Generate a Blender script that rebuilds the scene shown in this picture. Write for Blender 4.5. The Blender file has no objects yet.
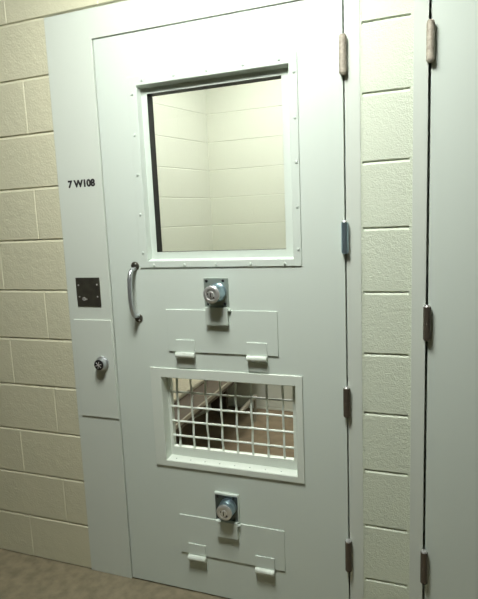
import bpy, bmesh, math, random
from mathutils import Vector, Matrix
random.seed(7)
scene = bpy.context.scene
COL = scene.collection
PI = math.pi

# ------------------------------------------------------------------ camera
cam_data = bpy.data.cameras.new('camera')
cam = bpy.data.objects.new('camera', cam_data)
COL.objects.link(cam)
cam_data.sensor_fit = 'VERTICAL'
cam_data.sensor_height = 24.0
cam_data.lens = 513.2553 / 599 * 24.0
cam_data.clip_start = 0.02
cam.matrix_world = Matrix.Translation((1.1221, -1.6753, 1.4587)) @ (
    Matrix.Rotation(0.3467, 4, 'Z') @ Matrix.Rotation(1.4213, 4, 'X') @ Matrix.Rotation(-0.0429, 4, 'Z'))
scene.camera = cam

# ------------------------------------------------------------------ world, exposure
world = bpy.data.worlds.new('world')
scene.world = world
world.use_nodes = True
world.node_tree.nodes['Background'].inputs['Color'].default_value = (0.9, 0.95, 1.0, 1)
world.node_tree.nodes['Background'].inputs['Strength'].default_value = 0.01
scene.view_settings.view_transform = 'Standard'
scene.view_settings.look = 'None'
scene.view_settings.gamma = 1
scene.view_settings.use_curve_mapping = False
scene.view_settings.exposure = 0.0
# strengths of the ceiling fixtures and the added warm fill (their light is made by their diffusers)
LAMP_HALL = 68.0
LAMP_HALL_COLOR = (0.975, 1.0, 0.95)
LAMP_FILL = 1.2  # added fill lamp, no known fixture
LAMP_FILL_COLOR = (1.0, 0.80, 0.52)
LAMP_CELL = 74.0
LAMP_CELL_COLOR = (1.0, 1.0, 0.95)
CEIL = 2.85


# ------------------------------------------------------------------ materials
def material(name, color, rough=0.5, metal=0.0, bump=None, mottled=None, coat=0.0, spec=0.5):
    m = bpy.data.materials.new(name)
    m.use_nodes = True
    nt = m.node_tree
    b = nt.nodes['Principled BSDF']
    b.inputs['Base Color'].default_value = (*color, 1)
    b.inputs['Roughness'].default_value = rough
    b.inputs['Metallic'].default_value = metal
    b.inputs['Specular IOR Level'].default_value = spec
    b.inputs['Coat Weight'].default_value = coat
    tc = nt.nodes.new('ShaderNodeNewGeometry')
    if mottled:
        scale, amount, other = mottled
        n = nt.nodes.new('ShaderNodeTexNoise')
        n.inputs['Scale'].default_value = scale
        n.inputs['Detail'].default_value = 5
        nt.links.new(tc.outputs['Position'], n.inputs['Vector'])
        r = nt.nodes.new('ShaderNodeMapRange')
        r.inputs['From Min'].default_value = 0.3
        r.inputs['From Max'].default_value = 0.7
        r.inputs['To Max'].default_value = amount
        nt.links.new(n.outputs['Fac'], r.inputs['Value'])
        mx = nt.nodes.new('ShaderNodeMix')
        mx.data_type = 'RGBA'
        mx.inputs[6].default_value = (*color, 1)
        mx.inputs[7].default_value = (*other, 1)
        nt.links.new(r.outputs['Result'], mx.inputs[0])
        nt.links.new(mx.outputs[2], b.inputs['Base Color'])
    if bump:
        last = None
        for scale, strength, dist in bump:
            n = nt.nodes.new('ShaderNodeTexNoise')
            n.inputs['Scale'].default_value = scale
            n.inputs['Detail'].default_value = 3
            nt.links.new(tc.outputs['Position'], n.inputs['Vector'])
            bp = nt.nodes.new('ShaderNodeBump')
            bp.inputs['Strength'].default_value = strength
            bp.inputs['Distance'].default_value = dist
            nt.links.new(n.outputs['Fac'], bp.inputs['Height'])
            if last:
                nt.links.new(last.outputs['Normal'], bp.inputs['Normal'])
            last = bp
        nt.links.new(last.outputs['Normal'], b.inputs['Normal'])
    return m


M = {}
M['block'] = material('painted_block', (0.655, 0.635, 0.465), 0.42, bump=[(130, 0.5, 0.003), (28, 0.35, 0.006)],
                      mottled=(9, 0.35, (0.59, 0.595, 0.43)))
M['pillar'] = material('painted_rough_block', (0.66, 0.72, 0.58), 0.5, bump=[(230, 0.75, 0.003), (80, 0.4, 0.005)])
M['cell_block'] = material('cell_painted_block', (0.74, 0.755, 0.66), 0.5, bump=[(90, 0.3, 0.003)],
                           mottled=(6, 0.3, (0.70, 0.715, 0.62)))
M['paint'] = material('door_paint', (0.618, 0.686, 0.62), 0.42, bump=[(220, 0.12, 0.001), (5, 0.1, 0.004)])
M['trim_paint'] = material('frame_paint', (0.622, 0.672, 0.602), 0.42, bump=[(220, 0.12, 0.001), (5, 0.1, 0.004)])
M['white_paint'] = material('white_enamel', (0.67, 0.725, 0.65), 0.32, bump=[(200, 0.1, 0.001)])
M['dim_wall'] = material('dark_low_bounce_wall', (0.20, 0.19, 0.16), 0.7, bump=[(60, 0.2, 0.003)])  # dark colour chosen for unseen walls to cut bounced light
M['concrete'] = material('concrete_floor', (0.27, 0.23, 0.15), 0.55, bump=[(60, 0.4, 0.003)],
                         mottled=(22, 0.85, (0.15, 0.13, 0.08)))
M['cell_floor'] = material('cell_concrete_floor', (0.30, 0.235, 0.15), 0.6, bump=[(60, 0.4, 0.003)],
                           mottled=(14, 0.7, (0.2, 0.145, 0.09)))
M['ceiling'] = material('ceiling_paint', (0.38, 0.38, 0.35), 0.8, bump=[(60, 0.2, 0.003)])
M['steel'] = material('brushed_steel', (0.56, 0.59, 0.60), 0.33, 0.85, bump=[(300, 0.1, 0.001)])
M['blue_steel'] = material('zinc_steel', (0.42, 0.56, 0.64), 0.3, 0.9, bump=[(300, 0.1, 0.001)])
M['bright_steel'] = material('bright_steel', (0.74, 0.74, 0.72), 0.34, 0.75, bump=[(300, 0.1, 0.001)])
M['dark_steel'] = material('tarnished_steel', (0.13, 0.125, 0.10), 0.38, 0.8, bump=[(160, 0.25, 0.001)],
                           mottled=(40, 0.6, (0.20, 0.19, 0.15)))
M['dark_plate'] = material('dark_lock_plate', (0.12, 0.15, 0.15), 0.4, 0.8, bump=[(120, 0.2, 0.001)])
M['plate_steel'] = material('grey_lock_plate', (0.38, 0.44, 0.39), 0.45, 0.6, bump=[(120, 0.2, 0.001)])
M['brown_hinge'] = material('bronze_hinge', (0.12, 0.10, 0.08), 0.42, 0.6, bump=[(160, 0.3, 0.001)])
M['worn_hinge'] = material('worn_painted_hinge', (0.50, 0.455, 0.37), 0.5, 0.1, bump=[(160, 0.4, 0.001)],
                           mottled=(110, 0.9, (0.30, 0.265, 0.21)))
M['black'] = material('black_rubber', (0.012, 0.012, 0.012), 0.5, bump=[(200, 0.1, 0.001)])
M['ink'] = material('black_lettering', (0.02, 0.02, 0.02), 0.5, bump=[(200, 0.1, 0.0005)])
M['bunk'] = material('bunk_brown_paint', (0.10, 0.078, 0.055), 0.5, bump=[(120, 0.3, 0.002)], mottled=(20, 0.5, (0.07, 0.05, 0.04)))
M['rail'] = material('bunk_rail_paint', (0.34, 0.31, 0.24), 0.45, bump=[(120, 0.2, 0.002)])
M['mat'] = material('sleeping_mat', (0.42, 0.39, 0.29), 0.8, bump=[(50, 0.5, 0.006)])
M['paper'] = material('paper', (0.8, 0.7, 0.62), 0.7, bump=[(90, 0.3, 0.003)])


def emission(name, color, strength):
    m = bpy.data.materials.new(name)
    m.use_nodes = True
    nt = m.node_tree
    nt.nodes.clear()
    o = nt.nodes.new('ShaderNodeOutputMaterial')
    e = nt.nodes.new('ShaderNodeEmission')
    e.inputs['Color'].default_value = (*color, 1)
    e.inputs['Strength'].default_value = strength
    nt.links.new(e.outputs[0], o.inputs[0])
    return m


def glass_material():
    m = bpy.data.materials.new('clear_glass')
    m.use_nodes = True
    nt = m.node_tree
    nt.nodes.clear()
    o = nt.nodes.new('ShaderNodeOutputMaterial')
    t = nt.nodes.new('ShaderNodeBsdfTransparent')
    t.inputs['Color'].default_value = (0.95, 0.97, 0.95, 1)
    g = nt.nodes.new('ShaderNodeBsdfGlossy')
    g.inputs['Roughness'].default_value = 0.02
    f = nt.nodes.new('ShaderNodeFresnel')
    f.inputs['IOR'].default_value = 1.3
    mx = nt.nodes.new('ShaderNodeMixShader')
    nt.links.new(f.outputs[0], mx.inputs[0])
    nt.links.new(t.outputs[0], mx.inputs[1])
    nt.links.new(g.outputs[0], mx.inputs[2])
    nt.links.new(mx.outputs[0], o.inputs[0])
    return m


M['glass'] = glass_material()


# ------------------------------------------------------------------ helpers
def wloc(o):
    v = Vector(o.location)
    while o.parent:
        o = o.parent
        v += Vector(o.location)
    return v


def obj(name, bm, mat, parent=None, label=None, smooth=False, bevel=0.0, origin=None):
    """links a bmesh drawn in world coordinates as ONE object, origin at its own centre"""
    bmesh.ops.recalc_face_normals(bm, faces=bm.faces)
    xs = [v.co.x for v in bm.verts]; ys = [v.co.y for v in bm.verts]; zs = [v.co.z for v in bm.verts]
    c = Vector(((min(xs) + max(xs)) / 2, (min(ys) + max(ys)) / 2, min(zs) if not parent else (min(zs) + max(zs)) / 2))
    if origin:
        c = Vector(origin)
    bmesh.ops.translate(bm, vec=-c, verts=bm.verts)
    me = bpy.data.meshes.new(name)
    bm.to_mesh(me)
    bm.free()
    me.materials.append(mat)
    if smooth:
        for p in me.polygons:
            p.use_smooth = True
    o = bpy.data.objects.new(name, me)
    COL.objects.link(o)
    if parent:
        o.parent = parent
        o.location = c - wloc(parent)
    else:
        o.location = c
    if bevel:
        b = o.modifiers.new('bevel', 'BEVEL')
        b.width = bevel
        b.segments = 2
        b.limit_method = 'ANGLE'
    if smooth:
        try:
            s = o.modifiers.new('split', 'EDGE_SPLIT')
            s.split_angle = math.radians(40)
        except Exception:
            pass
    if label:
        o['label'] = label
    return o


def thing(name, loc, label, cat, kind=None, group=None):
    o = bpy.data.objects.new(name, None)
    COL.objects.link(o)
    o.location = loc
    o.empty_display_size = 0.1
    tag(o, label, cat, kind, group)
    return o


def tag(o, label=None, cat=None, kind=None, group=None):
    if label:
        o['label'] = label
    if cat:
        o['category'] = cat
    if kind:
        o['kind'] = kind
    if group:
        o['group'] = group
    return o


def box(bm, x0, x1, y0, y1, z0, z1):
    vs = [bm.verts.new((x, y, z)) for x in (x0, x1) for y in (y0, y1) for z in (z0, z1)]
    for f in ((0, 1, 3, 2), (4, 6, 7, 5), (0, 4, 5, 1), (2, 3, 7, 6), (0, 2, 6, 4), (1, 5, 7, 3)):
        bm.faces.new([vs[i] for i in f])
    return vs


def boxobj(name, dims, mat, parent=None, bevel=0.0, label=None):
    bm = bmesh.new()
    box(bm, *dims)
    return obj(name, bm, mat, parent, label, bevel=bevel)


def prism(bm, pts, z0, z1):
    a = [bm.verts.new((x, y, z0)) for x, y in pts]
    b = [bm.verts.new((x, y, z1)) for x, y in pts]
    bm.faces.new(a)
    bm.faces.new(b[::-1])
    n = len(pts)
    for i in range(n):
        bm.faces.new((a[i], a[(i + 1) % n], b[(i + 1) % n], b[i]))


def lathe(bm, c, axis, prof, n=24):
    """prof: list of (distance along axis, radius)"""
    a = Vector(axis).normalized()
    u = a.orthogonal().normalized()
    w = a.cross(u)
    c = Vector(c)
    rings = []
    for d, r in prof:
        if r < 1e-6:
            rings.append([bm.verts.new(c + a * d)])
        else:
            rings.append([bm.verts.new(c + a * d + (u * math.cos(2 * PI * i / n) + w * math.sin(2 * PI * i / n)) * r)
                          for i in range(n)])
    for A, B in zip(rings, rings[1:]):
        if len(A) == 1 and len(B) == 1:
            continue
        for i in range(n):
            j = (i + 1) % n
            if len(A) == 1:
                bm.faces.new((A[0], B[i], B[j]))
            elif len(B) == 1:
                bm.faces.new((A[i], A[j], B[0]))
            else:
                bm.faces.new((A[i], A[j], B[j], B[i]))
    if len(rings[0]) > 1:
        bm.faces.new(rings[0])
    if len(rings[-1]) > 1:
        bm.faces.new(rings[-1])


def tube(bm, pts, radii, n=10):
    pts = [Vector(p) for p in pts]
    if not isinstance(radii, (list, tuple)):
        radii = [radii] * len(pts)
    rings = []
    t0 = (pts[1] - pts[0]).normalized()
    u = t0.orthogonal().normalized()
    for i, p in enumerate(pts):
        if i == 0:
            t = t0
        elif i == len(pts) - 1:
            t = (pts[i] - pts[i - 1]).normalized()
        else:
            t = (pts[i + 1] - pts[i - 1]).normalized()
        u = (u - t * u.dot(t)).normalized()
        w = t.cross(u)
        rings.append([bm.verts.new(p + (u * math.cos(2 * PI * k / n) + w * math.sin(2 * PI * k / n)) * radii[i])
                      for k in range(n)])
    for A, B in zip(rings, rings[1:]):
        for i in range(n):
            j = (i + 1) % n
            bm.faces.new((A[i], A[j], B[j], B[i]))
    bm.faces.new(rings[0])
    bm.faces.new(rings[-1])


def holed_panel(bm, left, right, z0, z1, holes, y0, y1):
    """a sheet from y0 (front) to y1 (back); left/right are (x at z0, x at z1); holes are rects x0,x1,z0,z1"""
    xs = sorted({h[0] for h in holes} | {h[1] for h in holes})
    zs = sorted({z0, z1} | {h[2] for h in holes} | {h[3] for h in holes})
    nx, nz = len(xs) + 2, len(zs)

    def X(i, z):
        t = (z - z0) / (z1 - z0)
        if i == 0:
            return left[0] + (left[1] - left[0]) * t
        if i == nx - 1:
            return right[0] + (right[1] - right[0]) * t
        return xs[i - 1]
    F = [[bm.verts.new((X(i, z), y0, z)) for z in zs] for i in range(nx)]
    B = [[bm.verts.new((X(i, z), y1, z)) for z in zs] for i in range(nx)]

    def solid(i, j):
        if i < 0 or j < 0 or i >= nx - 1 or j >= nz - 1:
            return False
        if i == 0 or i == nx - 2:
            return True
        cx = (xs[i - 1] + xs[i]) / 2
        cz = (zs[j] + zs[j + 1]) / 2
        return not any(h[0] < cx < h[1] and h[2] < cz < h[3] for h in holes)
    for i in range(nx - 1):
        for j in range(nz - 1):
            if not solid(i, j):
                continue
            bm.faces.new((F[i][j], F[i + 1][j], F[i + 1][j + 1], F[i][j + 1]))
            bm.faces.new((B[i][j], B[i][j + 1], B[i + 1][j + 1], B[i + 1][j]))
            for a, b, (di, dj) in (((i, j), (i, j + 1), (-1, 0)), ((i + 1, j), (i + 1, j + 1), (1, 0)),
                                   ((i, j), (i + 1, j), (0, -1)), ((i, j + 1), (i + 1, j + 1), (0, 1))):
                if not solid(i + di, j + dj):
                    bm.faces.new((F[a[0]][a[1]], F[b[0]][b[1]], B[b[0]][b[1]], B[a[0]][a[1]]))


def loft_frame(bm, rings):
    """rings: list of (x0,x1,z0,z1,y) nested rectangles, lofted one to the next"""
    R = []
    for x0, x1, z0, z1, y in rings:
        R.append([bm.verts.new(q) for q in ((x0, y, z0), (x1, y, z0), (x1, y, z1), (x0, y, z1))])
    for A, B in zip(R, R[1:]):
        for i in range(4):
            j = (i + 1) % 4
            bm.faces.new((A[i], A[j], B[j], B[i]))


def block_wall(bm, x0, x1, z0, z1, joint_x=None, course=0.2032, zoff=0.0, length=0.4064, P=None, dh=0.005, dv=0.0022,
               ch=0.0095, cb=0.0042, cv=0.004, parity=0):
    """running-bond blocks with chamfered joints. P(s, d, z) maps along-wall, depth, height to a point."""
    if P is None:
        P = lambda s, d, z: (s, d, z)
    k = math.floor((z0 - zoff) / course + 1e-6)
    while zoff + k * course < z1 - 1e-6:
        a = max(z0, zoff + k * course)
        b = min(z1, zoff + (k + 1) * course)
        cuts = [x0, x1]
        if joint_x is not None:
            j = joint_x + (length / 2 if (k + parity) % 2 else 0)
            j -= math.floor((j - x0) / length) * length
            while j < x1 - 0.004:
                if j > x0 + 0.004:
                    cuts.append(j)
                j += length
        cuts.sort()
        if b - a < 0.02:
            k += 1
            continue
        for l, r in zip(cuts, cuts[1:]):
            w = min(cv, (r - l) / 3)
            wl = w if l > x0 else 0.0
            wr = w if r < x1 else 0.0
            e = 0.0035 * 0
            da = dh + random.uniform(-.0006, .0006)
            outer = [(l, da, a), (r, da, a), (r, dv if wr else 0, a + cb), (r, dv if wr else 0, b - ch), (r, dh, b), (l, dh, b),
                     (l, dv if wl else 0, b - ch), (l, dv if wl else 0, a + cb)]
            inner = [(l + wl, 0, a + cb), (r - wr, 0, a + cb), (r - wr, 0, b - ch), (l + wl, 0, b - ch)]
            O = [bm.verts.new(P(*q)) for q in outer]
            I = [bm.verts.new(P(*q)) for q in inner]
            bm.faces.new(I)
            fs = [(O[0], O[1], I[1], I[0]), (O[4], O[5], I[3], I[2])]
            if wr:
                fs += [(O[1], O[2], I[1]), (O[2], O[3], I[2], I[1]), (O[3], O[4], I[2])]
            else:
                fs += [(O[1], O[2], I[1]), (O[3], O[4], I[2])]
            if wl:
                fs += [(O[5], O[6], I[3]), (O[6], O[7], I[0], I[3]), (O[7], O[0], I[0])]
            else:
                fs += [(O[5], O[6], I[3]), (O[7], O[0], I[0])]
            for f in fs:
                try:
                    bm.faces.new(f)
                except ValueError:
                    pass
        k += 1


# ------------------------------------------------------------------ the setting
HALL_L, HALL_R, HALL_F = -3.2, 4.0, -4.6       # corridor ends and its far side behind the camera
D2 = 1.137                                     # hinge line of the second door
D2R = D2 + 0.895

bm = bmesh.new(); box(bm, HALL_L - .1, HALL_R + .1, HALL_F - .1, 0.16, -0.1, 0.0)
floor = tag(obj('floor', bm, M['concrete']), 'rough brown concrete corridor floor in front of the cell doors', 'floor', 'structure')

bm = bmesh.new(); box(bm, HALL_L - .1, HALL_R + .1, HALL_F - .1, 0.16, CEIL, CEIL + 0.1)
tag(obj('ceiling', bm, M['ceiling']), 'corridor ceiling', 'ceiling', 'structure')


def backed(bm, x0, x1, z0, z1, y0=0.006, y1=0.15):
    box(bm, x0, x1, y0 + 0.003, y1, z0, z1)


bm = bmesh.new()
JX = -0.3199
block_wall(bm, HALL_L, -0.196, 0.0, 2.2352, JX, parity=1)
block_wall(bm, HALL_L, HALL_R, 2.2352, CEIL, JX - 0.05 + 0.2032, parity=0)
block_wall(bm, D2R + 0.2, HALL_R, 0.0, 2.2352, 2.6)
backed(bm, HALL_L, -0.196, 0, 2.2352)
backed(bm, HALL_L, HALL_R, 2.2352, CEIL)
backed(bm, D2R + 0.2, HALL_R, 0, 2.2352)
tag(obj('wall_front', bm, M['block']), 'cream painted concrete block wall around the cell doors', 'wall', 'structure')

# narrow strip of rough blocks between the two frames
bm = bmesh.new()
block_wall(bm, 0.9375, 1.0915, 0.0, 2.2352, None, dh=0.006, ch=0.009, cb=0.004)
backed(bm, 0.9385, 1.0905, 0, 2.2352)
box(bm, 0.9375, 0.9435, -0.0012, 0.01, 0, 2.2352)
box(bm, 1.0825, 1.0915, -0.0012, 0.01, 0, 2.2352)
tag(obj('wall_pier', bm, M['pillar']), 'narrow column of rough painted blocks between the two door frames', 'wall', 'structure')

for nm, dims in (('wall_left', (HALL_L - .12, HALL_L, HALL_F, 0.15, 0, CEIL)),
                 ('wall_right', (HALL_R, HALL_R + .12, HALL_F, 0.15, 0, CEIL)),
                 ('wall_back', (HALL_L, HALL_R, HALL_F - .12, HALL_F, 0, CEIL))):
    o = boxobj(nm, dims, M['dim_wall'])
    tag(o, 'painted corridor wall, ' + nm.split('_')[1] + ' side, out of view', 'wall', 'structure')

# the cell behind the door: far wall y = 2, the left wall runs out at an angle
CX, CY = -0.40, 2.0
LX0, LY0 = -0.967, 0.15
ux, uy = (CX - LX0), (CY - LY0)
LL = math.hypot(ux, uy); ux /= LL; uy /= LL
CELL_R = 2.3
bm = bmesh.new()
block_wall(bm, CX, CELL_R, 0, CEIL, -0.065, zoff=0.022, parity=1, P=lambda s, d, z: (s, CY + d, z), dh=0.003, ch=0.006, cb=0.004, dv=0.0004)
box(bm, CX, CELL_R, CY + 0.006, CY + 0.12, 0, CEIL)
tag(obj('wall_cell_back', bm, M['cell_block']), 'pale painted block wall at the far side of the cell', 'wall', 'structure')
bm = bmesh.new()
block_wall(bm, 0, LL, 0, CEIL, 0.8, zoff=0.022, P=lambda s, d, z: (LX0 + ux * s - uy * d, LY0 + uy * s + ux * d, z), dh=0.003, ch=0.006, cb=0.004, dv=0.0004)
prism(bm, [(LX0 - uy * .006, LY0 + ux * .006), (CX - uy * .006, CY + ux * .006), (CX - uy * .1, CY + ux * .1 + .02), (LX0 - uy * .1, LY0 + ux * .1)], 0, CEIL)
tag(obj('wall_cell_left', bm, M['cell_block']), 'pale painted block wall on the left of the cell', 'wall', 'structure')
tag(boxobj('wall_cell_right', (CELL_R, CELL_R + .1, 0.15, CY, 0, CEIL), M['dim_wall']), 'block wall on the hidden right side of the cell', 'wall', 'structure')
tag(boxobj('floor_cell', (LX0 - .1, CELL_R + .1, 0.16, CY + .12, -0.1, 0.0), M['cell_floor']), 'brown concrete floor inside the cell', 'floor', 'structure')
tag(boxobj('ceiling_cell', (LX0 - .1, CELL_R + .1, 0.16, CY + .12, CEIL, CEIL + .1), M['ceiling']), 'ceiling of the cell', 'ceiling', 'structure')

# ------------------------------------------------------------------ ceiling fixtures and an added warm fill


def ceiling_light(loc, sx, sy, color, strength, label):
    x, y = loc
    t = thing('ceiling_light', (x, y, CEIL), label, 'ceiling light')
    bm = bmesh.new()
    for d in ((x - sx, x + sx, y - sy, y - sy + .02), (x - sx, x + sx, y + sy - .02, y + sy),
              (x - sx, x - sx + .02, y - sy + .02, y + sy - .02), (x + sx - .02, x + sx, y - sy + .02, y + sy - .02)):
        box(bm, *d, CEIL - 0.07, CEIL)
    obj('fixture_frame', bm, M['white_paint'], t)
    boxobj('diffuser', (x - sx + .02, x + sx - .02, y - sy + .02, y + sy - .02, CEIL - 0.06, CEIL - 0.045),
           emission('lamp_light', color, strength), t)
    return t


ceiling_light((0.55, -0.88), 0.27, 0.30, LAMP_HALL_COLOR, LAMP_HALL, 'square ceiling light above the corridor outside the first cell door')
ceiling_light((-2.1, -1.3), 0.5, 0.2, LAMP_FILL_COLOR, LAMP_FILL, 'added warm fill light, out of view at the left end of the corridor')  # invented lamp, added to warm and lift the left wall
ceiling_light((0.30, 1.15), 0.3, 0.15, LAMP_CELL_COLOR, LAMP_CELL, 'ceiling light inside the cell')

# ------------------------------------------------------------------ door frames
YF = -0.003     # face of the frames
YD = -0.001     # face of the doors


def make_frame(n, xl0, xl1, in_l0, in_l1, in_r, xr, label):
    t = thing('trim_%d' % n, ((xl0 + xr) / 2, 0.07, 0), label, 'door frame', 'structure')
    bm = bmesh.new()
    ztop, zdoor = 2.2352 - 0.006, 2.1275
    # left stile (edges lean slightly as in the place), right stile, head, as one pressed steel frame
    pts = lambda y: [(xl0, y, 0), (in_l0, y, 0), (in_l1, y, zdoor), (in_r, y, zdoor), (in_r, y, 0), (xr, y, 0), (xr, y, ztop), (xl1, y, ztop)]
    A = [bm.verts.new(q) for q in pts(YF)]
    B = [bm.verts.new(q) for q in pts(0.145)]
    for V in (A, B):
        bm.faces.new((V[0], V[1], V[2], V[7]))
        bm.faces.new((V[7], V[2], V[3], V[6]))
        bm.faces.new((V[3], V[4], V[5], V[6]))
    for i in range(8):
        j = (i + 1) % 8
        bm.faces.new((A[i], A[j], B[j], B[i]))
    obj('frame_steel', bm, M['trim_paint'], t, bevel=0.0012)
    bm = bmesh.new()
    box(bm, in_l0 - .01, in_l0 + 0.02, 0.058, 0.075, 0, zdoor)
    box(bm, in_r - 0.015, in_r + .005, 0.058, 0.075, 0, zdoor)
    box(bm, in_l0, in_r, 0.058, 0.075, zdoor - 0.015, zdoor + .005)
    obj('door_stop', bm, M['trim_paint'], t)
    return t


frame1 = make_frame(1, -0.213, -0.197, -0.0138, 0.0002, 0.8915, 0.938,
                    'wide grey-green steel frame around the door with the window')
frame2 = make_frame(2, 1.091, 1.091, D2 - 0.0045, D2 - 0.0045, D2R + 0.004, D2R + 0.205,
                    'grey-green steel frame of the second door, right of the block pier')


# lettering on the left stile of the frame
def text_mesh(body, size):
    cu = bpy.data.curves.new('lettering', 'FONT')
    cu.body = body
    cu.size = size
    cu.extrude = 0.0004
    cu.offset = 0.0022
    to = bpy.data.objects.new('lettering_tmp', cu)
    COL.objects.link(to)
    dg = bpy.context.evaluated_depsgraph_get()
    me = bpy.data.meshes.new_from_object(to.evaluated_get(dg))
    bpy.data.objects.remove(to)
    b = bmesh.new()
    b.from_mesh(me)
    bpy.data.meshes.remove(me)
    return b


bm = text_mesh('7 W108', 0.04)
xs = [v.co.x for v in bm.verts]; ys = [v.co.y for v in bm.verts]
sx = 0.121 / (max(xs) - min(xs)); sz = 0.029 / (max(ys) - min(ys)); mx, my = min(xs), min(ys)
for v in bm.verts:
    v.co = Vector((-0.155 + (v.co.x - mx) * sx, YF - 0.0003 - (v.co.z) * 0.5, 1.6135 + (v.co.y - my) * sz))
obj('door_number', bm, M['ink'], frame1, label='black lettering 7 W108')


def screw(parent, x, y, z, r=0.0055, mat='paint', h=0.0042, name='screw'):
    bm = bmesh.new()
    lathe(bm, (x, y, z), (0, -1, 0), [(-0.002, r), (0.0005, r), (h * .7, r * .75), (h, 0)], 10)
    return obj(name, bm, M[mat], parent, smooth=True)


# dark key plate
bm = bmesh.new()
box(bm, -0.159, -0.050, YF - 0.003, YF + 0.001, 1.157, 1.271)
kp = obj('key_plate', bm, M['dark_steel'], frame1, 'dark steel key plate with four small screws', bevel=0.0015)
for sx_, sz_ in ((-0.147, 1.241), (-0.062, 1.243), (-0.146, 1.195), (-0.063, 1.196)):
    screw(kp, sx_, YF - 0.003, sz_, 0.0035, 'bright_steel', 0.002)
bm = bmesh.new()
lathe(bm, (-0.126, YF - 0.0025, 1.187), (0, -1, 0), [(0, 0.008), (0.003, 0.007), (0.003, 0)], 16)
box(bm, -0.134, -0.111, YF - 0.0042, YF - 0.003, 1.183, 1.189)
obj('keyhole_cover', bm, M['bright_steel'], kp)

# raised lock cover below it
bm = bmesh.new()
box(bm, -0.184, -0.0112, YF - 0.0045, YF + 0.001, 0.704, 1.104)
lp = obj('lock_cover', bm, M['trim_paint'], frame1, bevel=0.001)
kc = Vector((-0.063, YF - 0.0045, 0.931))
bm = bmesh.new()
lathe(bm, kc, (0, -1, 0), [(-0.001, 0.0285), (0.006, 0.0285), (0.010, 0.0235), (0.025, 0.022), (0.027, 0.019), (0.027, 0)], 28)
lk = obj('lock_cylinder', bm, M['steel'], lp, 'round steel lock cylinder with a black face', smooth=True)
bm = bmesh.new()
lathe(bm, kc, (0, -1, 0), [(0.0265, 0.0205), (0.029, 0.0205), (0.0305, 0.018), (0.0305, 0)], 28)
lf = obj('lock_face', bm, M['black'], lk, smooth=True)
bm = bmesh.new()
for a in (0.3, 1.35, 2.4, 3.45, 4.5, 5.55):
    tube(bm, [kc + Vector((math.cos(a) * .004, -0.0308, math.sin(a) * .004)), kc + Vector((math.cos(a) * .014, -0.0308, math.sin(a) * .014))], 0.0016, 6)
lathe(bm, kc, (0, -1, 0), [(0.030, 0.004), (0.032, 0.0035), (0.032, 0)], 12)
obj('lock_marking', bm, M['bright_steel'], lk)

# ------------------------------------------------------------------ door 1
door = thing('door_1', (0.44, 0.027, 0.0), 'grey-green steel cell door with a glazed window, wire grille and two pass flaps', 'door', 'structure')
bm = bmesh.new()
holed_panel(bm, (-0.0085, 0.0055), (0.8865, 0.8865), 0.006, 2.1235,
            [(0.16, 0.725, 1.325, 1.953), (0.185, 0.716, 0.552, 0.894)], YD, 0.053)
obj('door_panel', bm, M['paint'], door, bevel=0.001)

# window frame
YFL = YD - 0.004
bm = bmesh.new()
D = (0.195, 0.687, 1.361, 1.921)
loft_frame(bm, [(0.135, 0.745, 1.306, 1.979, YD + .001), (0.135, 0.745, 1.306, 1.979, YFL + .001), (0.136, 0.744, 1.307, 1.978, YFL), (0.166, 0.719, 1.329, 1.948, YFL),
                (0.168, 0.717, 1.331, 1.946, YFL + .0015), (0.173, 0.712, 1.336, 1.941, 0.020), (*D, 0.020), (*D, 0.030)])
wf = obj('window_frame', bm, M['paint'], door)
for x in (0.193, 0.316, 0.438, 0.566, 0.687):
    for z in (1.963, 1.3155):
        screw(wf, x, YFL, z)
for z in (1.92, 1.781, 1.642, 1.501, 1.362):
    screw(wf, 0.150, YFL, z)
    screw(wf, 0.7345, YFL, z)
bm = bmesh.new()
G = (0.1952, 0.6868, 1.3612, 1.9208)
loft_frame(bm, [(*G, 0.0215), (*G, 0.062), (G[0] - .02, G[1] + .02, G[2] - .02, G[3] + .02, 0.062), (G[0] - .02, G[1] + .02, G[2] - .02, G[3] + .02, 0.0565)])
obj('glazing_seal', bm, M['black'], door, 'black seal around the window glass')
boxobj('glass_pane', (0.188, 0.694, 0.049, 0.055, 1.354, 1.928), M['glass'], door, label='clear glass')

# grille frame
bm = bmesh.new()
E_ = (0.206, 0.691, 0.596, 0.876)
loft_frame(bm, [(0.146, 0.737, 0.532, 0.926, YD + .001), (0.146, 0.737, 0.532, 0.926, YD - .005), (0.147, 0.736, 0.533, 0.925, YD - .006), (0.189, 0.713, 0.553, 0.891, YD - .006),
                (0.191, 0.711, 0.556, 0.889, YD - .004), (0.194, 0.708, 0.560, 0.886, 0.034), (*E_, 0.034), (*E_, 0.055), (0.19, 0.71, 0.56, 0.89, 0.055)])
gf = obj('grille_frame', bm, M['white_paint'], door)
wx = [0.232 + 0.0602 * i for i in range(8)]
wz = [0.641 + 0.0595 * i for i in range(4)]
YW = 0.040
def wave(c, t, s):
    k = (t / s)
    return math.cos(PI * k)
grille = thing('wire_grille', (0, 0, 0), None, None)
grille.parent = door
grille.location = Vector(((E_[0] + E_[1]) / 2, YW, (E_[2] + E_[3]) / 2)) - wloc(door)
for i, x in enumerate(wx):
    bm = bmesh.new()
    pts = []
    z = E_[2] - .004
    while z < E_[3] + .004:
        ph = (z - wz[0]) / 0.0595
        pts.append((x + 0.0006 * math.sin(z * 40 + i), YW + 0.0030 * math.cos(PI * ph + PI * i), z))
        z += 0.0595 / 6
    tube(bm, pts, 0.0043, 8)
    obj('grille_wire', bm, M['white_paint'], grille, smooth=True)
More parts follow.
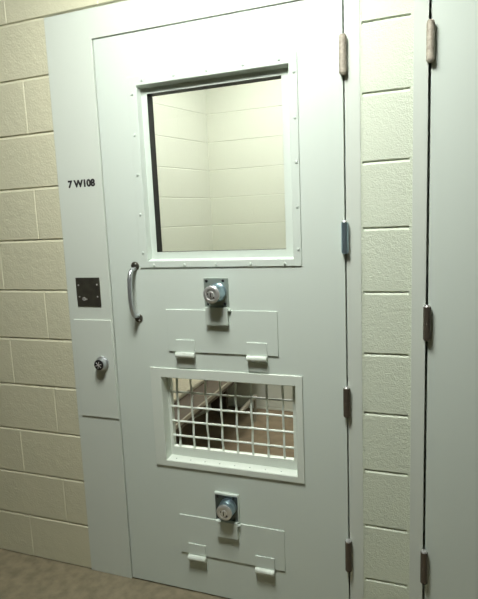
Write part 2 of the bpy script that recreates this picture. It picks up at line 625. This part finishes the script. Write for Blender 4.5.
for j, z in enumerate(wz):
    bm = bmesh.new()
    pts = []
    x = E_[0] - .004
    while x < E_[1] + .004:
        ph = (x - wx[0]) / 0.0602
        pts.append((x, YW - 0.0030 * math.cos(PI * ph + PI * j) - .001, z + 0.0015 * math.cos(PI * ph + PI * j)))
        x += 0.0602 / 6
    tube(bm, pts, 0.0043, 8)
    obj('grille_wire', bm, M['white_paint'], grille, smooth=True)
for x in wx:
    screw(gf, x - .006, 0.012, 0.5575, 0.003, 'plate_steel', 0.002, 'sill_screw').rotation_euler = (-PI / 2, 0, 0)

# pull handle
bm = bmesh.new()
hx, z0, z1 = 0.111, 1.119, 1.309
pts = []
for k in range(25):
    t = k / 24
    a = t * PI
    s = math.sin(a)
    pts.append((hx, YD - 0.002 - 0.048 * min(1, s ** 0.55 * 1.0), z1 - 0.006 - (z1 - z0 - 0.012) * (0.5 - 0.5 * math.copysign(abs(math.cos(a)) ** 0.75, math.cos(a)))))
tube(bm, pts, [0.0085 if 3 < k < 21 else 0.0075 for k in range(25)], 12)
ph = obj('pull_handle', bm, M['steel'], door, 'curved steel pull handle', smooth=True)
for z in (z0, z1):
    bm = bmesh.new()
    zc = z + (0.004 if z == z1 else -0.004)
    lathe(bm, (hx, YD + .0005, zc), (0, -1, 0), [(0, 0.0165), (0.003, 0.0165), (0.0055, 0.012), (0.0055, 0)], 20)
    o = obj('handle_mount', bm, M['dark_steel'], ph, smooth=True)
    screw(o, hx + .004, YD - 0.005, zc + (0.008 if z == z1 else -0.008), 0.0035, 'bright_steel')


# pass flaps with their hinges and locks
def flap(zt, zb, suffix_mats, zshift):
    bm = bmesh.new()
    box(bm, 0.230, 0.655, YD - 0.0045, YD + .001, zb, zt)
    f = obj('pass_flap', bm, M['paint'], door, bevel=0.001)
    for hx0 in (0.2645, 0.5415):
        zc = zb - 0.011
        w = 0.074
        bm = bmesh.new()
        box(bm, hx0, hx0 + w, YD - 0.0085, YD - 0.004, zc + 0.004, zc + 0.057)
        h = obj('flap_hinge', bm, M['paint'], f, bevel=0.001)
        bm = bmesh.new()
        box(bm, hx0, hx0 + w, YD - 0.004, YD + .001, zc - 0.050, zc - 0.004)
        obj('hinge_leaf', bm, M['paint'], h, bevel=0.001)
        bm = bmesh.new()
        lathe(bm, (hx0 - 0.001, YD - 0.013, zc + .001), (1, 0, 0), [(0, 0.0085), (0.0015, 0.0105), (w + .0005, 0.0105), (w + .002, 0.0085)], 18)
        obj('hinge_barrel', bm, M['white_paint'], h, smooth=True)
    return f


def slot_lock(zc, rim, up, metal, cut=0.0):
    """steel plate with a round lock cylinder, over a small painted keeper box; zc is the plate's centre"""
    x0, x1 = 0.388, 0.480
    bm = bmesh.new()
    box(bm, x0, x1, YD - 0.006, YD + .001, zc - 0.052, zc + 0.05)
    pl = obj('lock_plate', bm, M[metal], door, 'grey steel lock plate with black screws', bevel=0.0012)
    for sx_, sz_ in ((x0 + .011, zc + .040), (x1 - .018, zc + .040), (x0 + .013, zc - .043), (x1 - .014, zc - .043)):
        screw(pl, sx_, YD - 0.006, sz_, 0.0055, 'black', 0.003)
    if rim:
        bm = bmesh.new()
        box(bm, x0, x1 + .004, YD - 0.011, YD + .001, zc + .050, zc + .058)
        box(bm, x1, x1 + .004, YD - 0.011, YD + .001, zc - .052, zc + .050)
        obj('plate_rim', bm, M['paint'], pl, bevel=0.001)
    c0 = Vector((0.441, YD - 0.006, zc + up))
    bm = bmesh.new()
    lathe(bm, c0, (0, -1, 0), [(-0.001, 0.033), (0.006, 0.033), (0.008, 0.030), (0.013, 0.030), (0.015, 0.032), (0.021, 0.032),
                               (0.023, 0.031), (0.040 - cut, 0.031), (0.042 - cut, 0.0295), (0.044 - cut, 0.031), (0.056 - cut, 0.0305), (0.058 - cut, 0.028)], 32)
    c = c0 + Vector((0, cut, 0))
    cy = obj('lock_cylinder', bm, M['blue_steel'], pl, 'round zinc lock cylinder', smooth=True)
    bm = bmesh.new()
    lathe(bm, c, (0, -1, 0), [(0.057, 0.0300), (0.062, 0.0300), (0.065, 0.026), (0.065, 0.020), (0.062, 0.019), (0.062, 0.011), (0.066, 0.010), (0.067, 0)], 32)
    face = obj('cylinder_face', bm, M['bright_steel'], cy, 'bright turned face with a key slot', smooth=True)
    bm = bmesh.new()
    box(bm, c.x - .0015, c.x + .0015, c.y - .0682, c.y - .066, c.z - .008, c.z + .007)
    lathe(bm, c + Vector((-.012, 0, .002)), (0, -1, 0), [(0.0615, 0.0035), (0.0635, 0.003), (0.0635, 0)], 8)
    lathe(bm, c + Vector((.010, 0, -.011)), (0, -1, 0), [(0.0615, 0.0035), (0.0635, 0.003), (0.0635, 0)], 8)
    obj('key_slot', bm, M['black'], cy)
    bm = bmesh.new()
    zt = zc - 0.052
    box(bm, x0 + .005, x1 - .002, YD - 0.020, YD + .001, zt - 0.066, zt - 0.0005)
    k = obj('lock_keeper', bm, M['paint'], pl, bevel=0.0015)
    bm = bmesh.new()
    lathe(bm, (x1 - .003, YD - 0.010, zt - 0.012), (1, 0, 0), [(0, .006), (.009, .006), (.010, .004), (.010, 0)], 12)
    obj('keeper_pin', bm, M['paint'], k, smooth=True)


flap(1.151, 0.9925, None, 0)
slot_lock(1.217, False, 0.0, 'plate_steel')
flap(0.3335, 0.172, None, 0)
slot_lock(0.394, True, 0.006, 'dark_plate', 0.016)


# hinges on the gap lines
def door_hinge(parent, x, z0, z1, mat, label=None):
    bm = bmesh.new()
    y = YF - 0.010
    m = (z0 + z1) / 2
    lathe(bm, (x, y, z0 + .006), (0, 0, 1), [(0, 0.0115), (m - z0 - .0068, 0.0115), (m - z0 - .006, 0.0108), (m - z0 - .0052, 0.0115), (z1 - z0 - .012, 0.0115)], 20)
    h = obj('door_hinge', bm, M[mat], parent, label, smooth=True)
    bm = bmesh.new()
    lathe(bm, (x, y, z1 - .006), (0, 0, 1), [(0, 0.0095), (.003, 0.0105), (.006, .0085), (.0075, 0)], 20)
    obj('hinge_cap', bm, M['worn_hinge' if mat == 'worn_hinge' else 'bright_steel'], h, smooth=True)
    bm = bmesh.new()
    lathe(bm, (x, y, z0 + .006), (0, 0, -1), [(0, 0.0095), (.003, 0.0098), (.005, .0075), (.006, 0)], 20)
    obj('hinge_tip', bm, M[mat], h, smooth=True)
    return h


HX = 0.8885
door_hinge(door, HX, 1.887, 2.003, 'worn_hinge', 'pale worn painted hinge')
door_hinge(door, HX, 1.343, 1.449, 'blue_steel', 'bare bluish steel hinge')
door_hinge(door, HX, 0.795, 0.902, 'brown_hinge', 'dark brown hinge with a bright cap')
door_hinge(door, HX, 0.227, 0.347, 'brown_hinge', 'dark brown hinge with a bright cap')

# ------------------------------------------------------------------ door 2
door2 = thing('door_2', ((D2 + D2R) / 2, 0.027, 0), 'plain grey-green steel door at the right edge beyond the block pier', 'door', 'structure')
bm = bmesh.new()
holed_panel(bm, (D2 + .003, D2 + .003), (D2R, D2R), 0.006, 2.1235, [(1.5, 1.52, 1.0, 1.02)], YD, 0.053)
bm.free()
bm = bmesh.new()
box(bm, D2 + .003, D2R, YD, 0.053, 0.006, 2.1235)
obj('door_panel', bm, M['paint'], door2, bevel=0.001)
door_hinge(door2, D2, 1.889, 2.003, 'worn_hinge', 'pale worn painted hinge')
door_hinge(door2, D2, 1.068, 1.181, 'brown_hinge', 'dark brown hinge with a bright cap')
door_hinge(door2, D2, 0.234, 0.354, 'brown_hinge', 'dark brown hinge with a bright cap')

# ------------------------------------------------------------------ inside the cell, seen through the grille
def wall_x(y, gap=0.004):
    return LX0 + ux / uy * (y - LY0) + gap


bunk = thing('bunk', (-0.35, 1.05, 0), 'low dark bunk along the left wall inside the cell, seen through the grille', 'bunk')
Y0, Y1 = 0.32, 1.985
bm = bmesh.new()
prism(bm, [(wall_x(Y0), Y0), (-0.06, Y0), (-0.03, Y1), (wall_x(Y1), Y1)], 0.405, 0.452)
obj('bunk_slab', bm, M['bunk'], bunk, bevel=0.003)
bm = bmesh.new()
prism(bm, [(-0.0595, Y0), (-0.048, Y0), (-0.018, Y1), (-0.0295, Y1)], 0.432, 0.456)
obj('edge_rail', bm, M['rail'], bunk, 'pale front edge', bevel=0.003)
for yy in (Y0 + .06, Y1 - .12):
    bm = bmesh.new()
    x = -0.30
    prism(bm, [(wall_x(yy) + .01, yy), (x, yy), (x, yy + .05), (wall_x(yy + .05) + .01, yy + .05)], 0, 0.405)
    obj('leg', bm, M['bunk'], bunk, bevel=0.003)
bm = bmesh.new()
mY0, mY1 = Y0 + .03, Y1 - .04
prism(bm, [(wall_x(mY0, .012), mY0), (-0.215, mY0), (-0.155, mY1), (wall_x(mY1, .012), mY1)], 0.453, 0.482)
mt = obj('sleeping_mat', bm, M['mat'], bevel=0.008)
tag(mt, 'pale sleeping mat lying on the dark bunk inside the cell', 'mat')
bm = bmesh.new()
box(bm, -0.035, -0.012, 1.43, 1.765, 0.180, 0.202)
box(bm, -0.035, -0.020, 1.745, 1.765, 0.0, 0.185)
obj('lower_rail', bm, M['rail'], bunk, 'short pale rail under the bunk edge', bevel=0.002)
